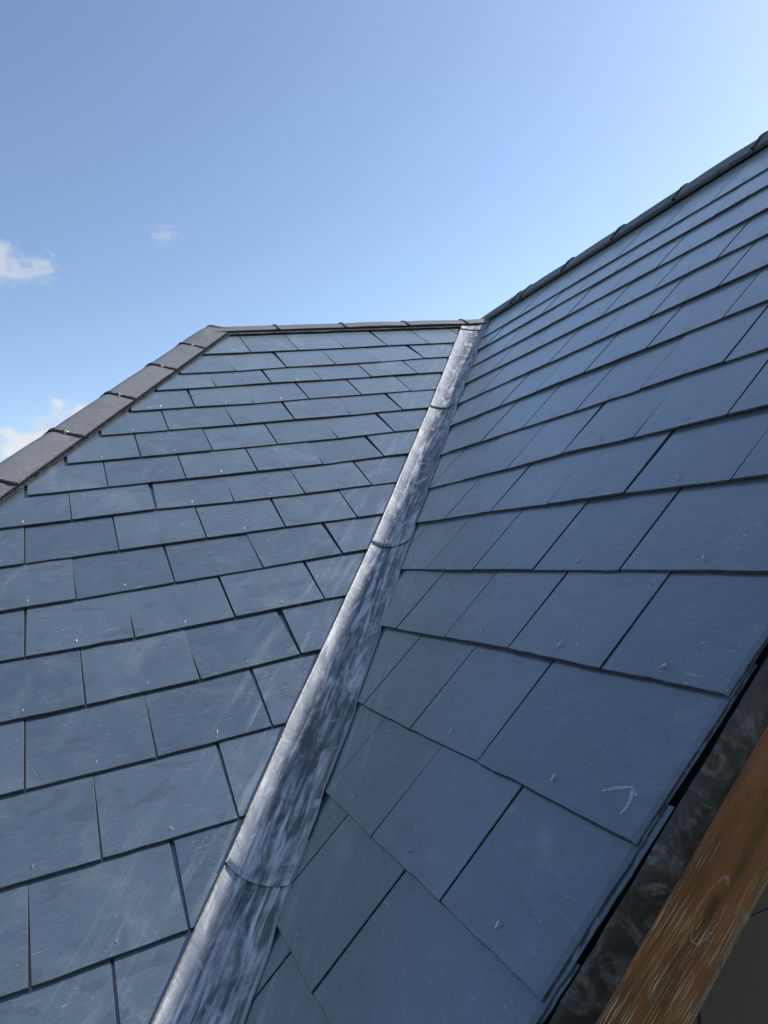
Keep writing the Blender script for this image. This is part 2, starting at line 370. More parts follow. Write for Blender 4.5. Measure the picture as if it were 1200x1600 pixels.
ROWS_RIGHT = {0: [(-2.5, 1.605, 0.895), (-1.5, 1.913, 0.895)],
  1: [(-3, 1.466, 1.149), (-2, 1.771, 1.147), (-1, 2.086, 1.148), (0, 2.384, 1.146), (1, 2.681, 1.146)],
  2: [(-2.5, 1.623, 1.394), (-1.5, 1.929, 1.39), (-0.5, 2.228, 1.379), (0.5, 2.54, 1.387), (1.5, 2.835, 1.382)],
  3: [(-2, 1.755, 1.607), (-1, 2.063, 1.601), (0, 2.367, 1.605), (1, 2.671, 1.602), (2, 2.974, 1.606)],
  4: [(-1.5, 1.938, 1.841), (-0.5, 2.244, 1.841), (0.5, 2.537, 1.839), (1.5, 2.84, 1.837)],
  5: [(-1, 2.068, 2.072), (0, 2.371, 2.067), (1, 2.669, 2.063), (2, 2.973, 2.066)],
  6: [(0.5, 2.528, 2.307), (1.5, 2.826, 2.303)],
  7: [(1, 2.679, 2.523), (2, 2.971, 2.52)],
  8: [(1.5, 2.829, 2.756)]}

CAMI = cam.matrix_world.inverted()
def pix(p):
    c = CAMI @ p
    if c.z > -0.05: return None
    return (600 + 1125.95 * c.x / -c.z, 800 - 1125.95 * c.y / -c.z)
def in_view(pts, m=30):
    q = [pix(p) for p in pts]
    return any(a and -m < a[0] < 1200 + m and -m < a[1] < 1600 + m for a in q)

def clip(poly, a, b, c):
    """keep the part of the polygon where a*x + b*y + c >= 0"""
    out = []
    for i in range(len(poly)):
        p, q = poly[i], poly[(i + 1) % len(poly)]
        dp, dq = a * p[0] + b * p[1] + c, a * q[0] + b * q[1] + c
        if dp >= 0: out.append(p)
        if dp * dq < 0:
            k = dp / (dp - dq); out.append((p[0] + k * (q[0] - p[0]), p[1] + k * (q[1] - p[1])))
    return out

def inset(poly, d):
    n = len(poly); res = []
    for i in range(n):
        p0, p1, p2 = (Vector(poly[(i + k) % n]) for k in (-1, 0, 1))
        e1, e2 = (p1 - p0), (p2 - p1)
        if e1.length < 1e-6 or e2.length < 1e-6: res.append(tuple(p1)); continue
        n1 = Vector((-e1.y, e1.x)).normalized(); n2 = Vector((-e2.y, e2.x)).normalized()
        m = (n1 + n2)
        if m.length < 0.3: m = n1
        m.normalize(); k = max(0.5, m.dot(n1))
        res.append(tuple(p1 + m * (d / k)))
    return res

TH = 0.0058
TILT = math.atan(0.0082 / G)
def slate_geo(poly, vx=None, rnd=None):
    """poly counter-clockwise in local metres -> slab with chamfered, slightly chipped rim"""
    n = len(poly); ins = inset(poly, 0.0011)
    vs = [(x, y, 0) for x, y in ins] + [(x, y, -0.0010) for x, y in poly] + [(x, y, -TH) for x, y in poly]
    on = [vx is not None and p[0] > vx - 0.004 for p in poly]
    for i in range(n):
        if on[i]:
            vs[i] = (poly[i][0] - rnd.uniform(0.0050, 0.0085), vs[i][1], 0)
            vs[n + i] = (poly[i][0], poly[i][1], -0.0036 - rnd.uniform(0, 0.0010))
    fs = [tuple(range(n))]; fm = [0]
    for i in range(n):
        j = (i + 1) % n
        fs.append((n + i, n + j, j, i)); fm.append(0 if on[i] and on[j] else 1)
        fs.append((2 * n + i, 2 * n + j, n + j, n + i)); fm.append(1)
    return vs, fs, fm

def rivet_mesh(k):
    rnd = random.Random(k)
    ang = rnd.uniform(-0.5, 0.9); L = rnd.uniform(0.011, 0.017)
    d = Vector((math.sin(ang), math.cos(ang), 0)); side = Vector((d.y, -d.x, 0))
    path = [Vector((0, 0, -0.004)), Vector((0, 0, 0.0022)) + d * 0.001, d * (L * 0.55) + Vector((0, 0, 0.0042)), d * L + side * 0.001 + Vector((0, 0, 0.0036 + rnd.uniform(0, 0.004)))]
    vs, fs = [], []
    for i, p in enumerate(path):
        t = (path[min(i + 1, 3)] - path[max(i - 1, 0)]).normalized(); up = side.cross(t).normalized()
        for a in range(5):
            w = 2 * math.pi * a / 5
            vs.append(p + side * (0.00145 * math.cos(w)) + up * (0.0010 * math.sin(w)))
    for i in range(3):
        for a in range(5):
            fs.append((i * 5 + a, i * 5 + (a + 1) % 5, (i + 1) * 5 + (a + 1) % 5, (i + 1) * 5 + a))
    fs.append((4, 3, 2, 1, 0)); fs.append((15, 16, 17, 18, 19))
    me = bpy.data.meshes.new('copper_rivet'); me.from_pydata([tuple(v) for v in vs], [], fs); me.materials.append(M['copper'])
    return me
RIV = [rivet_mesh(k) for k in range(8)]

def make_slope(F, side, rows, nrange, u_edges, label):
    """lay the courses of one slope; side 'L' or 'R'"""
    rnd = random.Random(5 if side == 'L' else 9)
    # deck under the slates
    if side == 'L':
        dk = [(-1.60, 0.62), (0.50, 0.62), (0.0, 0.0), (-4.05, -3.98), (-3.10, -3.98)]
        pts = [(-1.62, 0.615), (-5.0, -3.95), (-3.02, -3.95), (0.50, 0.615)]
    else:
        pts = [(-0.58, 0.66), (3.235, 0.66), (3.235, -3.72), (3.23, -3.72)]
        pts = [(-0.55, 0.655), (3.17, -3.72), (3.235, -3.72), (3.235, 0.655)]
    zt, zb = -0.034, -0.060
    if side == 'L': zt, zb = -0.033, -0.058
    vs = [(x, y, zt) for x, y in pts] + [(x, y, zb) for x, y in pts]
    fs = [(0, 1, 2, 3), (7, 6, 5, 4)] + [(i, i + 4, (i + 1) % 4 + 4, (i + 1) % 4) for i in range(4)]
    deck = mesh_obj('roof_slope', vs, fs, M['felt'], house, F)
    deck['label'] = label
    Fi = F
    off_v, off_f, off_m = [], [], []
    count = 0
    for n in nrange:
        meas = {j: (u, v) for j, u, v in rows.get(n, [])}
        gv = VG(side, n)
        if meas:
            ks = sorted(meas)
            def tail(u, ks=ks, meas=meas):
                a = [meas[k] for k in ks]
                if u <= a[0][0]: return a[0][1]
                if u >= a[-1][0]: return a[-1][1]
                for p, q in zip(a, a[1:]):
                    if p[0] <= u <= q[0]: return p[1] + (q[1] - p[1]) * (u - p[0]) / (q[0] - p[0])
        else:
            def tail(u, gv=gv): return gv
        half = 0.5 if n % 2 == 0 else 0.0
        j0, j1 = u_edges
        js = [j + half for j in range(j0, j1)]
        U = {}
        for j in js:
            g = (-2.30122 if side == 'L' else 2.37728) + W * j
            U[j] = meas[j][0] if j in meas else g + rnd.uniform(-0.003, 0.003)
        for j in js[:-1]:
            uL, uR = U[j], U[j + 1]
            if side == 'R':
                if uL > 3.10: continue
                if uR > 3.06: uR = 3.24 + rnd.uniform(-0.002, 0.002)
            else:
                pass
            vL, vR = tail(uL), tail(uR)
            dvj = rnd.uniform(-0.0016, 0.0016) if side == 'R' else rnd.uniform(-0.0008, 0.0008); vL += dvj; vR += dvj
            um, vm = (uL + uR) / 2, (vL + vR) / 2
            ang = math.atan2(-(vR - vL), uR - uL)
            wd = uR - uL
            gap = rnd.uniform(0.0036, 0.0054) if side == 'L' else rnd.uniform(0.0034, 0.0050)
            if side == 'L' and rnd.random() < 0.12: gap += 0.0015
            hw = wd / 2 - gap / 2
            length = 2.28 * G
            # tail with small chips
            K = 7; tailp = []
            for i in range(K + 1):
                x = -hw + 2 * hw * i / K
                y = (0 if i in (0, K) else rnd.gauss(0, 0.0006)) + (rnd.uniform(0.0008, 0.0022) if rnd.random() < 0.07 else 0)
                tailp.append((x, y))
            sk = rnd.uniform(-0.0012, 0.0012)
            verge = side == 'R' and uR > 3.2
            if verge:
                rim = [(hw + rnd.uniform(-0.0009, 0.0007), length * i / 26) for i in range(1, 26)]
                tailp[-1] = (hw, 0.0)
                poly = tailp + rim + [(hw + sk, length), (-hw + sk, length)]
            else: poly = tailp + [(hw + sk, length), (-hw + sk, length)]
            ca, sa = math.cos(ang), math.sin(ang)
            tw = lambda p: (um + p[0] * ca - p[1] * sa, -vm + p[0] * sa + p[1] * ca)    # slope coords x=u, y=-v
            ti = lambda p: ((p[0] - um) * ca + (p[1] + vm) * sa, -(p[0] - um) * sa + (p[1] + vm) * ca)
            w = [tw(p) for p in poly]
            if side == 'L':
                # valley: u <= y_valley ; on the valley x = -v*cL*tanL/tanR
                k = cL * tanL / tanR
                w = clip(w, -1, k, 0.0 - 0.012)
                # hip: stay right of the hip line; cut square at the last full slate
                w = clip(w, 1, -0.689, 1.503 + 0.689 * 0.512 + 0.045)
                ue = -2.592 - 0.1515 * (n - 7)
                w = clip(w, 1, 0, -ue)
                w = clip(w, 0, -1, 0.59)
            else:
                k = cR * tanR / tanL          # on the valley -u = y_world = -v*sR/tanL
                w = clip(w, 1, k, -0.012)
                w = clip(w, 0, -1, 0.615)
            if len(w) < 3: continue
            area = abs(sum(w[i][0] * w[(i + 1) % len(w)][1] - w[(i + 1) % len(w)][0] * w[i][1] for i in range(len(w)))) / 2
            if area < 0.0015: continue
            loc = [ti(p) for p in w]
            # drop doubled points
            lp = []
            for p in loc:
                if not lp or (Vector(p) - Vector(lp[-1])).length > 0.0008: lp.append(p)
            if (Vector(lp[0]) - Vector(lp[-1])).length < 0.0008: lp.pop()
            if len(lp) < 3: continue
            sv, sf, sm = slate_geo(lp, hw if verge else None, rnd)
            lift = rnd.uniform(-0.0008, 0.0018)
            L = Matrix.Translation((um, -vm, lift)) @ Matrix.Rotation(ang, 4, 'Z') @ Matrix.Rotation(-TILT + rnd.uniform(-0.0015, 0.0015), 4, 'X') @ Matrix.Rotation(rnd.uniform(-0.0022, 0.0022), 4, 'Y')
            WM = F @ L
            # exposed corners, for the test of what the picture shows
            test = [F @ Vector((p[0], p[1], 0)) for p in w] + [F @ Vector((um, -vm, 0))]
            vis = in_view([p for p, q in zip(test, w + [(um, -vm)]) if q[1] < -vm + G * 1.1])
            if vis:
                o = mesh_obj('slate', sv, sf, [M['slate'], M['edge']], deck, L, fmat=sm)
                count += 1
            else:
                b = len(off_v)
                off_v += [L @ Vector(p) for p in sv]; off_f += [tuple(b + i for i in f) for f in sf]; off_m += sm
            # rivet tail by the joint below, in the middle of the slate
            ru = um + rnd.uniform(-0.012, 0.012); rv = vm - rnd.uniform(0.018, 0.026)
            okv = (ru + rv * (cL * tanL / tanR) < -0.10) if side == 'L' else (ru - rv * (cR * tanR / tanL) > 0.20)
            if side == 'L' and ru < -2.592 - 0.1515 * (n - 7) + 0.06: okv = False
            if okv and vis and rv > -0.45 and wd > 0.2:
                rm = RIV[rnd.randrange(8)]
                r = bpy.data.objects.new('copper_rivet', rm); C.objects.link(r); r.parent = deck
                r.matrix_local = Matrix.Translation((ru, -rv, lift - 0.0006)) @ Matrix.Rotation(rnd.uniform(-0.7, 0.5), 4, 'Z') @ Matrix.Scale(0.62 if side == 'L' else 0.90, 4)
    if off_v:
        o = mesh_obj('slate_field', off_v, off_f, [M['slate'], M['edge']], deck, fmat=off_m)
        o['kind'] = 'stuff'
    return deck

def VG(side, n):
    if side == 'L': return (n - 1.90097) * G
    t = {-5: -0.250, -4: -0.042, -3: 0.202, -2: 0.430, -1: 0.668}
    return t.get(n, (n + 4.00735) * G)

slopeL = make_slope(FL, 'L', ROWS_LEFT, list(range(19, 0, -1)), (-8, 12), 'left slope, flat-on to the viewer, hip on its left')
slopeR = make_slope(FR, 'R', ROWS_RIGHT, list(range(12, -6, -1)), (-12, 4), 'right slope, rising to the ridge at the right')

# ------------------------------------------------------------------ lead valley
def interp(tab, z):
    tab = sorted(tab)
    for (a, x), (b, y) in zip(tab, tab[1:]):
        if z <= b: return x + (y - x) * (z - a) / (b - a)
    (a, x), (b, y) = tab[-2:]
    return x + (y - x) * (z - a) / (b - a)
# horizontal distance of the sheet's edges from the valley line at height z
LOFF = [(-2.4, 0.10), (-1.85, 0.099), (-1.69, 0.098), (-1.48, 0.106), (-1.06, 0.103), (-0.41, 0.134), (0.34, 0.19), (0.40, 0.19)]
ROFF = [(-2.4, 0.20), (-1.81, 0.200), (-1.67, 0.188), (-1.49, 0.188), (-1.06, 0.125), (-0.41, 0.068), (0.36, 0.035), (0.40, 0.03)]
NLv = Vector((0, -sL, cL)); NRv = Vector((-sR, 0, cR))
lead_root = None
def hug(side, v):
    """how far the slate surface lies below the plane of the tails at v"""
    n0 = math.floor(v / G + (1.90097 if side == 'L' else -4.00735))
    vt = next((VG(side, n) for n in range(n0 - 1, n0 + 4) if VG(side, n) >= v), v)
    f = min(1.0, (vt - v) / G)
    return -0.0082 * (f if f < 0.85 else 0.85 * (1 - (f - 0.85) / 0.15))
def lead_point(z, c, lift, seed, prog):
    """z height of the valley line, c 0..1 from left edge to right edge"""
    wob = 0.004 * (noise.noise(Vector((z * 3.1, seed, 0)))) 
    a = Vector((z / tanR - interp(LOFF, z) + wob, z / tanL, z)) + NLv * (0.0040 + lift * 0.8 + 0.45 * hug('L', -z / sL))
    b = Vector((z / tanR, z / tanL - interp(ROFF, z) + 0.6 * wob, z)) + NRv * (0.0022 + lift * 0.6 + 0.95 * hug('R', -z / sR))
    zm = z - 0.05
    m = Vector((zm / tanR, zm / tanL, zm + 0.004)) + (NLv + NRv) * lift * 0.5
    # control point a little off the line so the trough lies over to the right as laid
    p = a * (1 - c) ** 2 + m * (2 * c * (1 - c)) + b * c * c
    up = (NLv * (1 - c) + NRv * c).normalized()
    s = z * 2.11
    d = 0.0028 * noise.noise(Vector((c * 3.0, s * 9.0, seed))) + 0.0012 * noise.noise(Vector((c * 9.0, s * 26.0, seed + 4)))
    d += 0.0055 * max(0, noise.noise(Vector((0.5 + c * 0.6, s * 11.0, seed + 9))) - 0.1)
    edge = min(1.0, min(c, 1 - c) / 0.08)
    return p + up * (d * (0.25 + 0.75 * edge) + 0.0012 * (1 - edge))

SEAMS = [0.40, 0.275, -0.412, -1.060, -1.690, -2.33]
for k in range(5):
    zt, zb = SEAMS[k] + (0.05 if k else 0.0), SEAMS[k + 1]
    NZ = max(10, int((zt - zb) * 110)); NC = 22
    vs, uvs, fs = [], [], []
    o0 = Vector((zb / tanR, zb / tanL, zb))
    for i in range(NZ + 1):
        z = zt + (zb - zt) * i / NZ
        for j in range(NC + 1):
            c = j / NC
            lift = 0.0058 * (i / NZ) ** 3 + (0.0005 if k == 0 else 0.0)
            if i > NZ - 2: lift += 0.0005
            zz = z
            vs.append(lead_point(zz, c, lift, k * 3.7, i / NZ)); uvs.append((c, -z * 2.11))
    for i in range(NZ):
        for j in range(NC):
            a = i * (NC + 1) + j
            fs.append((a, a + NC + 1, a + NC + 2, a + 1))
    # lower lip: fold down 3 mm
    base = len(vs); last = NZ * (NC + 1)
    for j in range(NC + 1):
        c = j / NC; up = (NLv * (1 - c) + NRv * c).normalized()
        vs.append(vs[last + j] - up * 0.0016); uvs.append((c, -zb * 2.11 + 0.004))
    for j in range(NC):
        fs.append((last + j, base + j, base + j + 1, last + j + 1))
    sh = mesh_obj('lead_sheet', [v - o0 for v in vs], fs, M['lead'], house, UP @ Matrix.Translation(o0), smooth=True, uvs=uvs)
    # welted edges: a thin doubled roll along each side
    for cc, r in ((0.0, 0.0030), (1.0, 0.0012)):
        wv, wf = [], []
        for i in range(NZ + 1):
            p = vs[i * (NC + 1) + (0 if cc == 0 else NC)] - o0
            up = NLv if cc == 0 else NRv
            outw = (Vector((-1, 0, 0)) if cc == 0 else Vector((0, -1, 0)))
            outw = (outw - up * outw.dot(up)).normalized()
            pr = [(-1.0, 0.6), (0.2, 0.9), (1.2, 0.5), (1.3, -0.6), (1.0, -1.6), (-1.0, -1.6)] if cc == 0 else [(-1.5, 0.5), (1.0, 0.4), (1.2, -1.8), (-1.0, -1.8)]
            wb = 1 + 0.35 * noise.noise(Vector((i * 0.35, k, cc)))
            for (x, y) in pr: wv.append(p + outw * (x * r * wb) + up * (y * r))
        m = len(pr)
        for i in range(NZ):
            for a in range(m): wf.append((i * m + a, (i + 1) * m + a, (i + 1) * m + (a + 1) % m, i * m + (a + 1) % m))
        wf.append(tuple(range(m))); wf.append(tuple(reversed(range(NZ * m, NZ * m + m))))
        mesh_obj('welted_edge', wv, wf, M['welt'] if cc == 0 else M['lead'], sh, smooth=False)

# ------------------------------------------------------------------ ridge and hip tiles
def angle_profile(a, b, n=7, rnd=0.30):
    """cross-section from lower edge a over the crest (0,0,0) to lower edge b, crest rounded"""
    pts = [a, a * 0.72]
    p0, p2 = a * rnd, b * rnd
    for i in range(n + 1):
        t = i / n; pts.append(p0 * (1 - t) ** 2 + p2 * t ** 2 + (a + b) * 0.0)
    pts += [b * 0.72, b]
    return pts

def tile_run(name, P0, d, joints, a, b, thick=0.014, mat=None, end_skew=None, rnd=0.30):
    """tiles along the crest from distance joints[i] to joints[i+1]"""
    prof = angle_profile(a, b, rnd=rnd); n = len(prof)
    norm = []
    for i in range(n):
        t = (prof[min(i + 1, n - 1)] - prof[max(i - 1, 0)]).normalized()
        nn = d.cross(t).normalized()
        if nn.z < 0: nn = -nn
        norm.append(nn)
    res = []
    for q in range(len(joints) - 1):
        s0, s1 = joints[q] + 0.003, joints[q + 1] - 0.003
        rr = random.Random(int(1000 * s0) + int(100 * a.length))
        o0 = P0 + d * s0
        ln = s1 - s0; vs, uvs, fs = [], [], []
        S = [0, 0.004, ln * 0.33, ln * 0.66, ln - 0.004, ln]
        hog = rr.uniform(0.001, 0.0050); tip = rr.uniform(-0.006, 0.006)
        for si, s in enumerate(S):
            for i in range(n):
                sh = 0.0015 if si in (0, len(S) - 1) else 0.0
                dz = hog * math.sin(math.pi * s / ln) + tip * (s / ln - 0.5)
                vs.append(prof[i] + d * s + norm[i] * (-sh) + Vector((0, 0, dz))); uvs.append((abs(1 - abs(i / (n - 1) * 2 - 1)), s))
        m = len(S) * n
        for si, s in enumerate(S):
            for i in range(n):
                vs.append(prof[i] + d * s - norm[i] * thick); uvs.append((abs(1 - abs(i / (n - 1) * 2 - 1)), s))
        for si in range(len(S) - 1):
            for i in range(n - 1):
                k = si * n + i
                fs.append((k, k + 1, k + n + 1, k + n)); fs.append((m + k, m + k + n, m + k + n + 1, m + k + 1))
            k = si * n; fs.append((k, k + n, m + k + n, m + k)); k += n - 1; fs.append((k, m + k, m + k + n, k + n))
        for i in range(n - 1):
            fs.append((i, m + i, m + i + 1, i + 1)); k = (len(S) - 1) * n + i; fs.append((k, k + 1, m + k + 1, m + k))
        o = mesh_obj(name, vs, fs, mat or M['ridge'], house, UP @ Matrix.Translation(o0), uvs=uvs)
        bm = bmesh.new(); bm.from_mesh(o.data); bmesh.ops.recalc_face_normals(bm, faces=bm.faces); bm.to_mesh(o.data); bm.free()
        for p in o.data.polygons: p.use_smooth = False
        res.append(o)
        if q == 0: continue
        # union strap and its clips at the start joint of this tile, children of the tile
        c0 = -0.003 - 0.000
        sv, sf = [], []
        prof2 = []
        for i in range(n - 1):
            for t in (0, 0.5): prof2.append((prof[i].lerp(prof[i + 1], t), norm[i].lerp(norm[i + 1], t).normalized()))
        prof2.append((prof[-1], norm[-1]))
        for i, (pp, nn) in enumerate(prof2):
            wv = 0.0045 * noise.noise(Vector((i * 0.9, s0 * 7, 1.0)))
            h = (0.0042 if abs(d.y) < 0.99 else 0.0075) + 0.0045 * math.exp(-((i / (len(prof2) - 1) - 0.5) / 0.10) ** 2) + 0.0020 * noise.noise(Vector((i * 1.3, s0 * 5, 4.0)))
            hw = 0.0050 + 0.0035 * math.exp(-(i / 1.6) ** 2)
            for (x, y) in ((-hw, -0.010), (-hw, h), (hw, h), (hw, -0.010)): sv.append(pp + d * (c0 + wv + x) + nn * y)
        for i in range(len(prof2) - 1):
            for a2 in range(4): sf.append((i * 4 + a2, i * 4 + (a2 + 1) % 4, (i + 1) * 4 + (a2 + 1) % 4, (i + 1) * 4 + a2))
        e = (len(prof2) - 1) * 4; sf.append((0, 1, 2, 3)); sf.append((e + 3, e + 2, e + 1, e))
        mesh_obj('union_strap', sv, sf, M['plastic'], o)
        for frac, leg, kind in ((0.50, a, 'steel'), (0.10, a, 'plastic'), (0.5, b, 'steel')):
            pp = leg * frac; t = leg.normalized()
            if frac < 0.2: pp = prof[2 + 3].copy(); t = (prof[4] - prof[6]).normalized(); nn = d.cross(t).normalized()
            if nn.z < 0: nn = -nn
            Tm = Matrix((( d.x, t.x, nn.x, pp.x + d.x * c0), (d.y, t.y, nn.y, pp.y + d.y * c0), (d.z, t.z, nn.z, pp.z + d.z * c0), (0, 0, 0, 1)))
            Tm = Tm @ Matrix.Rotation(rr.uniform(-0.25, 0.25), 4, 'Z')
            kv, kf = [], []
            if kind == 'steel':
                box(kv, kf, (-0.012, -0.0045, 0.001), (0.011, 0.0045, 0.0050), Tm)
                box(kv, kf, (-0.005, 0.0052, 0.000), (0.006, 0.0105, 0.0065), Tm)
            else:
                box(kv, kf, (-0.011, -0.008, 0.001), (0.013, 0.004, 0.0075), Tm)
                box(kv, kf, (-0.019, -0.004, 0.001), (-0.0115, 0.006, 0.0050), Tm)
            mesh_obj('clip', kv, kf, M[kind], o)
            if kind == 'steel':
                kv, kf = [], []
                box(kv, kf, (-0.015, -0.017, 0.000), (-0.001, -0.0055, 0.0070), Tm)
                mesh_obj('clip', kv, kf, M['plastic'], o)
    return res

# hip: crest from the ridge end down to the left
HIP0 = Vector((-1.56, 0.53, 0.405)); HD = Vector((-0.87, -1.0, -0.721)).normalized()
def foot(P, d, q, n, raise_):
    """vector from the crest line to the line through q along d, square to d"""
    w = q + n * raise_ - P; return w - d * w.dot(d)
qa = Vector((-2.10935, -0.30462, -0.21993))
aH = foot(HIP0, HD, qa, NLv, 0.012)
nh = Vector((-0.03, 0, 0))
# mirrored leg lying on the hip end slope
HN = HD.cross(Vector((0, 1, 0)) * 1.0).normalized()
hd_h = Vector((HD.x, HD.y, 0)).normalized(); sidev = Vector((-hd_h.y, hd_h.x, 0))
def mirror(v): return v - sidev * (2 * v.dot(sidev))
bH = mirror(aH); bH = bH - HD * bH.dot(HD)
js = []
for p in ((-1.64740, 0.23164, 0.16724), (-1.85371, -0.02060, -0.01487), (-2.10935, -0.30462, -0.21993), (-2.36500, -0.60659, -0.43795), (-2.62702, -0.90182, -0.65111)):
    js.append((Vector(p) - HIP0).dot(HD))
step = 0.459
hipj = [-0.02] + js + [js[-1] + step * i for i in range(1, 7)]
tile_run('hip_tile', HIP0, HD, hipj, aH, bH, rnd=0.22)
# left ridge
R0 = Vector((-1.545, 0.535, 0.405)); aR1 = Vector((0, -0.098, -0.068)); bR1 = Vector((0, 0.098, -0.068))
rj = [0.0] + [x + 1.545 for x in (-1.125, -0.667, -0.204, 0.257)] + [2.045]
tile_run('ridge_tile', R0, Vector((1, 0, 0)), rj, aR1, bR1, rnd=0.45)
# right ridge, coming forward
R1 = Vector((0.562, 0.72, 0.486)); d1 = Vector((0, -1, 0))
aR2 = Vector((-0.108, 0, -0.100)); bR2 = Vector((0.108, 0, -0.100))
rj2 = [0.0, 0.72 - 0.17, 0.72 - 0.045] + [0.72 + 0.415 + 0.463 * i for i in range(7)]
rj2 = [x for x in rj2 if x < 3.8] + [0.72 + 3.25]
tile_run('ridge_tile', R1, d1, rj2, aR2, bR2, rnd=0.50)

# mortar fillet where the hip meets the ridge
mv, mf = [], []
pr = angle_profile(aH, bH, rnd=0.22)[:7]
for i, p in enumerate(pr):
    q = HIP0 + p * 1.01 + Vector((0.012 + 0.004 * math.sin(i * 2.1), 0, 0))
    for (x, z) in ((-0.012, 0.003), (0.000, 0.008), (0.014, 0.001), (0.010, -0.02), (-0.010, -0.02)): mv.append(q + Vector((x, 0, z)))
for i in range(len(pr) - 1):
    for a in range(5): mf.append((i * 5 + a, i * 5 + (a + 1) % 5, (i + 1) * 5 + (a + 1) % 5, (i + 1) * 5 + a))
mf.append((4, 3, 2, 1, 0)); e = (len(pr) - 1) * 5; mf.append((e, e + 1, e + 2, e + 3, e + 4))
mesh_obj('mortar_joint', mv, mf, M['mortar'], house, UP)

# mortar packed where the two ridges meet
bm = bmesh.new(); bmesh.ops.create_icosphere(bm, subdivisions=3, radius=1.0)
for v in bm.verts:
    k = 1 + 0.25 * noise.noise(v.co * 2.1); v.co = Vector((v.co.x * 0.075 * k, v.co.y * 0.095 * k, v.co.z * 0.052 * k))
me = bpy.data.meshes.new('mortar_joint'); bm.to_mesh(me); bm.free(); me.materials.append(M['mortar'])
o = bpy.data.objects.new('mortar_joint', me); C.objects.link(o); o.parent = house; o.location = (0.515, 0.530, 0.372 + Z0)

# pleated ventilation strips peeping out under the tiles
def pleats(P, d, length, n, out, w_in=0.03, w_out=0.030, pitch=0.011, amp=0.0035, lift=0.001, seed=0):
    vs, fs = [], []; k = int(length / pitch * 2)
    rr = random.Random(seed)
    for i in range(k + 1):
        s = i * pitch / 2; h = lift + (amp if i % 2 else 0.0) + rr.uniform(0, 0.0008)
        wo = w_out + 0.006 * noise.noise(Vector((s * 7, seed, 0))) + rr.uniform(-0.001, 0.001)
        base = P + d * s
        vs.append(base - out * w_in + n * (h + 0.006)); vs.append(base + out * wo * 0.55 + n * (h + 0.001)); vs.append(base + out * wo + n * (h * 0.5))
    for i in range(k):
        for a in range(2): fs.append((i * 3 + a, i * 3 + a + 1, (i + 1) * 3 + a + 1, (i + 1) * 3 + a))
    return mesh_obj('ventilation_strip', vs, fs, M['strip'], house, UP)
dv = HD; outH = NLv.cross(dv).normalized()
if outH.x < 0: outH = -outH
start = HIP0 + aH - NLv * 0.012
pleats(start, dv, 5.4, NLv, outH, w_out=0.024, pitch=0.016, amp=0.0065, seed=1)
pleats(Vector((-1.49, 0.437, 0.3152)), Vector((1, 0, 0)), 1.75, NLv, Vector((0, -cL, -sL)), w_out=0.010, pitch=0.012, amp=0.005, seed=2)
pleats(Vector((0.462, 0.50, 0.3715)), d1, 3.74, NRv, Vector((-cR, 0, -sR)), w_out=0.010, pitch=0.012, amp=0.005, seed=3)
# dark comb filler under the tile edges
for (P, d, ln, nn, oo, h) in ((Vector((-1.49, 0.437, 0.3152)), Vector((1, 0, 0)), 1.98, NLv, Vector((0, -cL, -sL)), 0.014),
                              (Vector((0.462, 0.56, 0.3715)), d1, 3.80, NRv, Vector((-cR, 0, -sR)), 0.012)):
    vs, fs = [], []
    for s in (0, ln):
        for (x, y) in ((-0.012, 0.0), (-0.012, h), (-0.034, h - 0.002), (-0.034, 0.0)): vs.append(P + d * s + oo * x + nn * y)
    for a in range(4): fs.append((a, (a + 1) % 4, (a + 1) % 4 + 4, a + 4))
    mesh_obj('ridge_filler', vs, fs, M['plastic'], house, UP)

# ------------------------------------------------------------------ verge: undercloak, membrane, timber board
VY = -3.24
Fv = UP @ Matrix(((cR, 0, -sR, 0), (0, 1, 0, 0), (sR, 0, cR, 0), (0, 0, 0, 1)))     # x up the slope, z square to it, y world
def vb(name, x0, x1, y0, y1, z0, z1, mat, nseg=1):
    vs, fs = [], []
    box(vs, fs, (x0, y0, z0), (x1, y1, z1)); return mesh_obj(name, vs, fs, mat, house, Fv)
# crinkled black membrane hanging between slates and board
vs, fs = [], []; NX, NZs = 300, 14
for i in range(NX + 1):
    xx = -3.68 + 4.3 * i / NX
    for j in range(NZs + 1):
        zz = -0.0225 - 0.0555 * j / NZs
        yy = VY - 0.0035 - 0.0118 * (j / NZs) ** 0.7 + 0.0018 * noise.noise(Vector((xx * 14, zz * 30, 0))) + 0.0015 * noise.noise(Vector((xx * 50, zz * 90, 3)))
        vs.append((xx, yy, zz))
for i in range(NX):
    for j in range(NZs):
        a = i * (NZs + 1) + j; fs.append((a, a + 1, a + NZs + 2, a + NZs + 1))
b0 = len(vs)
mem = mesh_obj('membrane_strip', vs, fs, M['membrane'], house, Fv, smooth=True)
# timber board, rounded lower arris, local x along, y across, z outward
bx0 = -3.75; BW = 0.142
FB = Fv @ Matrix.Translation((bx0, VY - 0.018, -0.212)) @ Matrix(((1, 0, 0, 0), (0, 0, -1, 0), (0, 1, 0, 0), (0, 0, 0, 1)))
prof = [(BW, -0.026), (BW, -0.0025), (BW - 0.0025, 0.0), (0.10, 0.0), (0.06, 0.0), (0.024, 0.0), (0.016, -0.0012), (0.008, -0.0048), (0.003, -0.010), (0.0, -0.018), (0.0, -0.030)]
vs, fs = [], []; NB = 180
for i in range(NB + 1):
    xx = 4.4 * i / NB
    for k, (yy, zz) in enumerate(prof):
        j = 0.0022 * noise.noise(Vector((xx * 9, yy * 40, 2))) if 5 <= k <= 9 else 0.0006 * noise.noise(Vector((xx * 6, yy * 30, 1)))
        vs.append((xx, yy + (j if k in (7, 8, 9, 0, 1) else 0), zz + j))
m = len(prof)
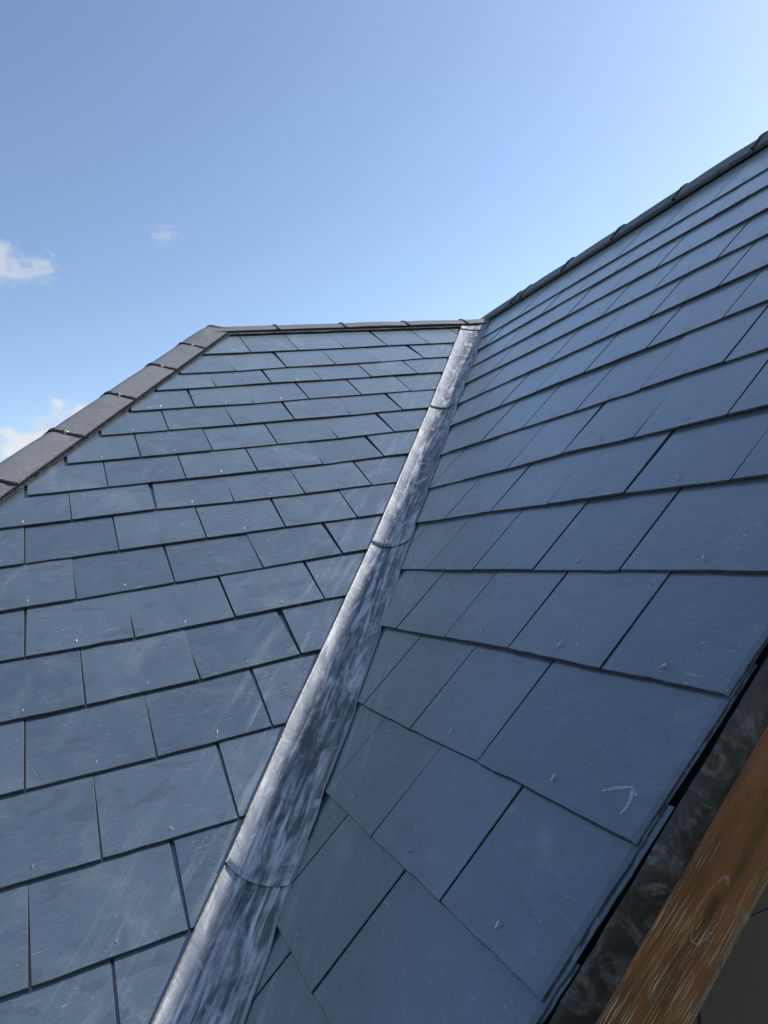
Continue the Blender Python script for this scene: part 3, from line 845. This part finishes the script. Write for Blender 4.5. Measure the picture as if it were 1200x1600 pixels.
for i in range(NB):
    for k in range(m): fs.append((i * m + k, i * m + (k + 1) % m, (i + 1) * m + (k + 1) % m, (i + 1) * m + k))
fs.append(tuple(range(m - 1, -1, -1))); fs.append(tuple(range(NB * m, NB * m + m)))
bb = mesh_obj('bargeboard', vs, fs, M['timber'], house, FB)
bm = bmesh.new(); bm.from_mesh(bb.data); bmesh.ops.recalc_face_normals(bm, faces=bm.faces); bm.to_mesh(bb.data); bm.free()
bb['label'] = 'brown timber board with flaking grain and a greyed lower edge'
# chalk mark on one slate
pts = [[(3.1375, 2.2589), (3.158, 2.2475), (3.1815, 2.2372)], [(3.1795, 2.2365), (3.1905, 2.243), (3.1982, 2.2462)], [(3.1835, 2.2385), (3.1925, 2.254), (3.1938, 2.266), (3.1917, 2.2785)]]
vs, fs = [], []
for ln in pts:
    w = 0.0030
    for i, (u, v) in enumerate(ln):
        a = Vector(ln[max(0, i - 1)]); b = Vector(ln[min(len(ln) - 1, i + 1)]); t = (b - a).normalized(); nn = Vector((-t.y, t.x))
        ww = w * (0.5 if i in (0, len(ln) - 1) else 1.0)
        vs.append((u + nn.x * ww, -(v + nn.y * ww), 0)); vs.append((u - nn.x * ww, -(v - nn.y * ww), 0))
        if i: k = len(vs); fs.append((k - 4, k - 3, k - 1, k - 2))
# lay it 0.6 mm above the slate's own tilted face (tail of that slate at v = 2.302)
vs = [(x, y, 0.0022 - (y + 2.302) * math.tan(TILT)) for x, y, z in vs]
ck = mesh_obj('chalk_mark', vs, fs, M['chalk'], slopeR)
ck['label'] = 'white chalk arrow head drawn on the slate by the verge'

# ------------------------------------------------------------------ walls and the slopes turned away
def quad(name, pts, mat, thick=0.03, label=None):
    p = [Vector(q) for q in pts]; n = (p[1] - p[0]).cross(p[2] - p[0]).normalized()
    if n.z < -1e-6: n = -n
    k = len(p); vs = p + [q - n * thick for q in p]
    fs = [tuple(range(k)), tuple(range(2 * k - 1, k - 1, -1))] + [(i, (i + 1) % k, (i + 1) % k + k, i + k) for i in range(k)]
    o = mesh_obj(name, vs, fs, mat, house, UP)
    bm = bmesh.new(); bm.from_mesh(o.data); bmesh.ops.recalc_face_normals(bm, faces=bm.faces); bm.to_mesh(o.data); bm.free()
    return o
EZ = -2.40                                         # eaves height
# far sides
zr = 0.375
quad('back_slope', [(-1.57, 0.54, zr), (0.56, 0.54, zr), (0.56 + (zr - EZ) / tanR, 0.54 + (zr - EZ) / tanL, EZ), (-1.57 - 2.41, 0.54 + (zr - EZ) / tanL, EZ)], M['slate'])
zq = 0.43
quad('back_slope', [(0.575, 0.53, zq), (0.575, VY + 0.005, zq), (0.575 + (zq - EZ) / tanR, VY + 0.005, EZ), (0.575 + (zq - EZ) / tanR, 0.53 + (zq - EZ) / tanL, EZ)], M['slate'])
he = 2.79 / 0.721
hx, hy = -1.56 - 0.87 * he, 0.53 - he
quad('hip_slope', [(-1.585, 0.54, 0.350), (hx, hy, 0.350 - 0.721 * he), (hx, 0.55 + he, 0.350 - 0.721 * he)], M['felt'])
# slates of the hip slope, turned away from the picture: one joined field
tH = math.atan(0.721 / 0.87); cH, sH = math.cos(tH), math.sin(tH)
FH = Matrix(((0, cH, -sH, -1.585), (-1, 0, 0, 0.54), (0, sH, cH, 0.388), (0, 0, 0, 1)))
rh = random.Random(21); hv, hf, hm = [], [], []
for n in range(1, 22):
    v = n * G
    if v * cH > 3.40: break
    ext = v * cH / 0.87
    u = -ext - W + (0.15 if n % 2 else 0)
    while u < ext + W:
        w = [(u + 0.0025, -v), (u + W - 0.0025, -v), (u + W - 0.0025, -v + 2.28 * G), (u + 0.0025, -v + 2.28 * G)]
        w = clip(w, 1, -cH / 0.87, 0.0); w = clip(w, -1, -cH / 0.87, 0.0)
        if len(w) > 2:
            lp = [(x - u, y + v) for x, y in w]
            sv, sf, sm = slate_geo(lp)
            L = Matrix.Translation((u, -v, rh.uniform(-0.0008, 0.0015))) @ Matrix.Rotation(-TILT, 4, 'X')
            b = len(hv); hv += [L @ Vector(p) for p in sv]; hf += [tuple(b + i for i in f) for f in sf]; hm += sm
        u += W
hs = [o for o in house.children if o.name.startswith('hip_slope')][0]
o = mesh_obj('slate_field', hv, hf, [M['slate'], M['edge']], hs, FH, fmat=hm); o['kind'] = 'stuff'
# walls
def wall(name, a, b, z0, z1, t=0.25, mat=None):
    d = Vector((b[0] - a[0], b[1] - a[1], 0)).normalized(); n = Vector((-d.y, d.x, 0)) * t
    vs = []
    for z in (z0, z1):
        for p in (Vector((*a, z)), Vector((*b, z)), Vector((*b, z)) + n, Vector((*a, z)) + n): vs.append(p)
    fs = [(3, 2, 1, 0), (4, 5, 6, 7)] + [(i, (i + 1) % 4, (i + 1) % 4 + 4, i + 4) for i in range(4)]
    return mesh_obj(name, vs, fs, mat or M['render'], house)
ZW = Z0 + EZ - 0.12
wall('wall', (-4.7, -3.0), (-2.2, -3.0), 0, ZW)
wall('wall', (-4.7, 4.0), (-4.7, -2.74), 0, ZW)
wall('wall', (3.9, 4.0), (-4.44, 4.0), 0, ZW)
wall('wall', (3.9, -3.19), (3.9, 3.75), 0, ZW)
# gable under the bargeboard, dark cladding: backing triangle and lapped panels
WY = VY + 0.040
apex = 0.40; bx = 0.575
def rz(x): return tanR * x - 0.065 if x <= 0.50 else 0.336 - tanR * (x - 0.50)
vs = [(-2.85, WY, -6.0), (3.9, WY, -6.0), (3.9, WY, rz(3.9)), (0.50, WY, rz(0.50)), (-2.85, WY, rz(-2.85))]
vs2 = vs + [(x, y + 0.2, z) for x, y, z in vs]
fs = [(0, 1, 2, 3, 4), (9, 8, 7, 6, 5)] + [(i, i + 5, (i + 1) % 5 + 5, (i + 1) % 5) for i in range(5)]
mesh_obj('gable_wall', vs2, fs, M['clad'], house, UP)
for (x0, x1, z0, z1, pr) in ((-1.706, 0.2, -2.6, -1.622, 0.004), (0.204, 2.2, -2.6, -1.622, 0.004)):
    vs, fs = [], []; box(vs, fs, (x0, WY - pr, z0), (x1, WY - 0.001, z1))
    o = mesh_obj('cladding_panel', vs, fs, M['clad'], house, UP)
    bm = bmesh.new(); bm.from_mesh(o.data); bmesh.ops.bevel(bm, geom=bm.edges[:], offset=0.0012, segments=1, affect='EDGES'); bm.to_mesh(o.data); bm.free()
# ground to the horizon
g = bpy.data.meshes.new('ground'); S = 9000
g.from_pydata([(-S, -S, -0.01), (S, -S, -0.01), (S, S, -0.01), (-S, S, -0.01)], [], [(0, 1, 2, 3)]); g.materials.append(M['grass'])
go = bpy.data.objects.new('ground', g); C.objects.link(go); go['kind'] = 'structure'
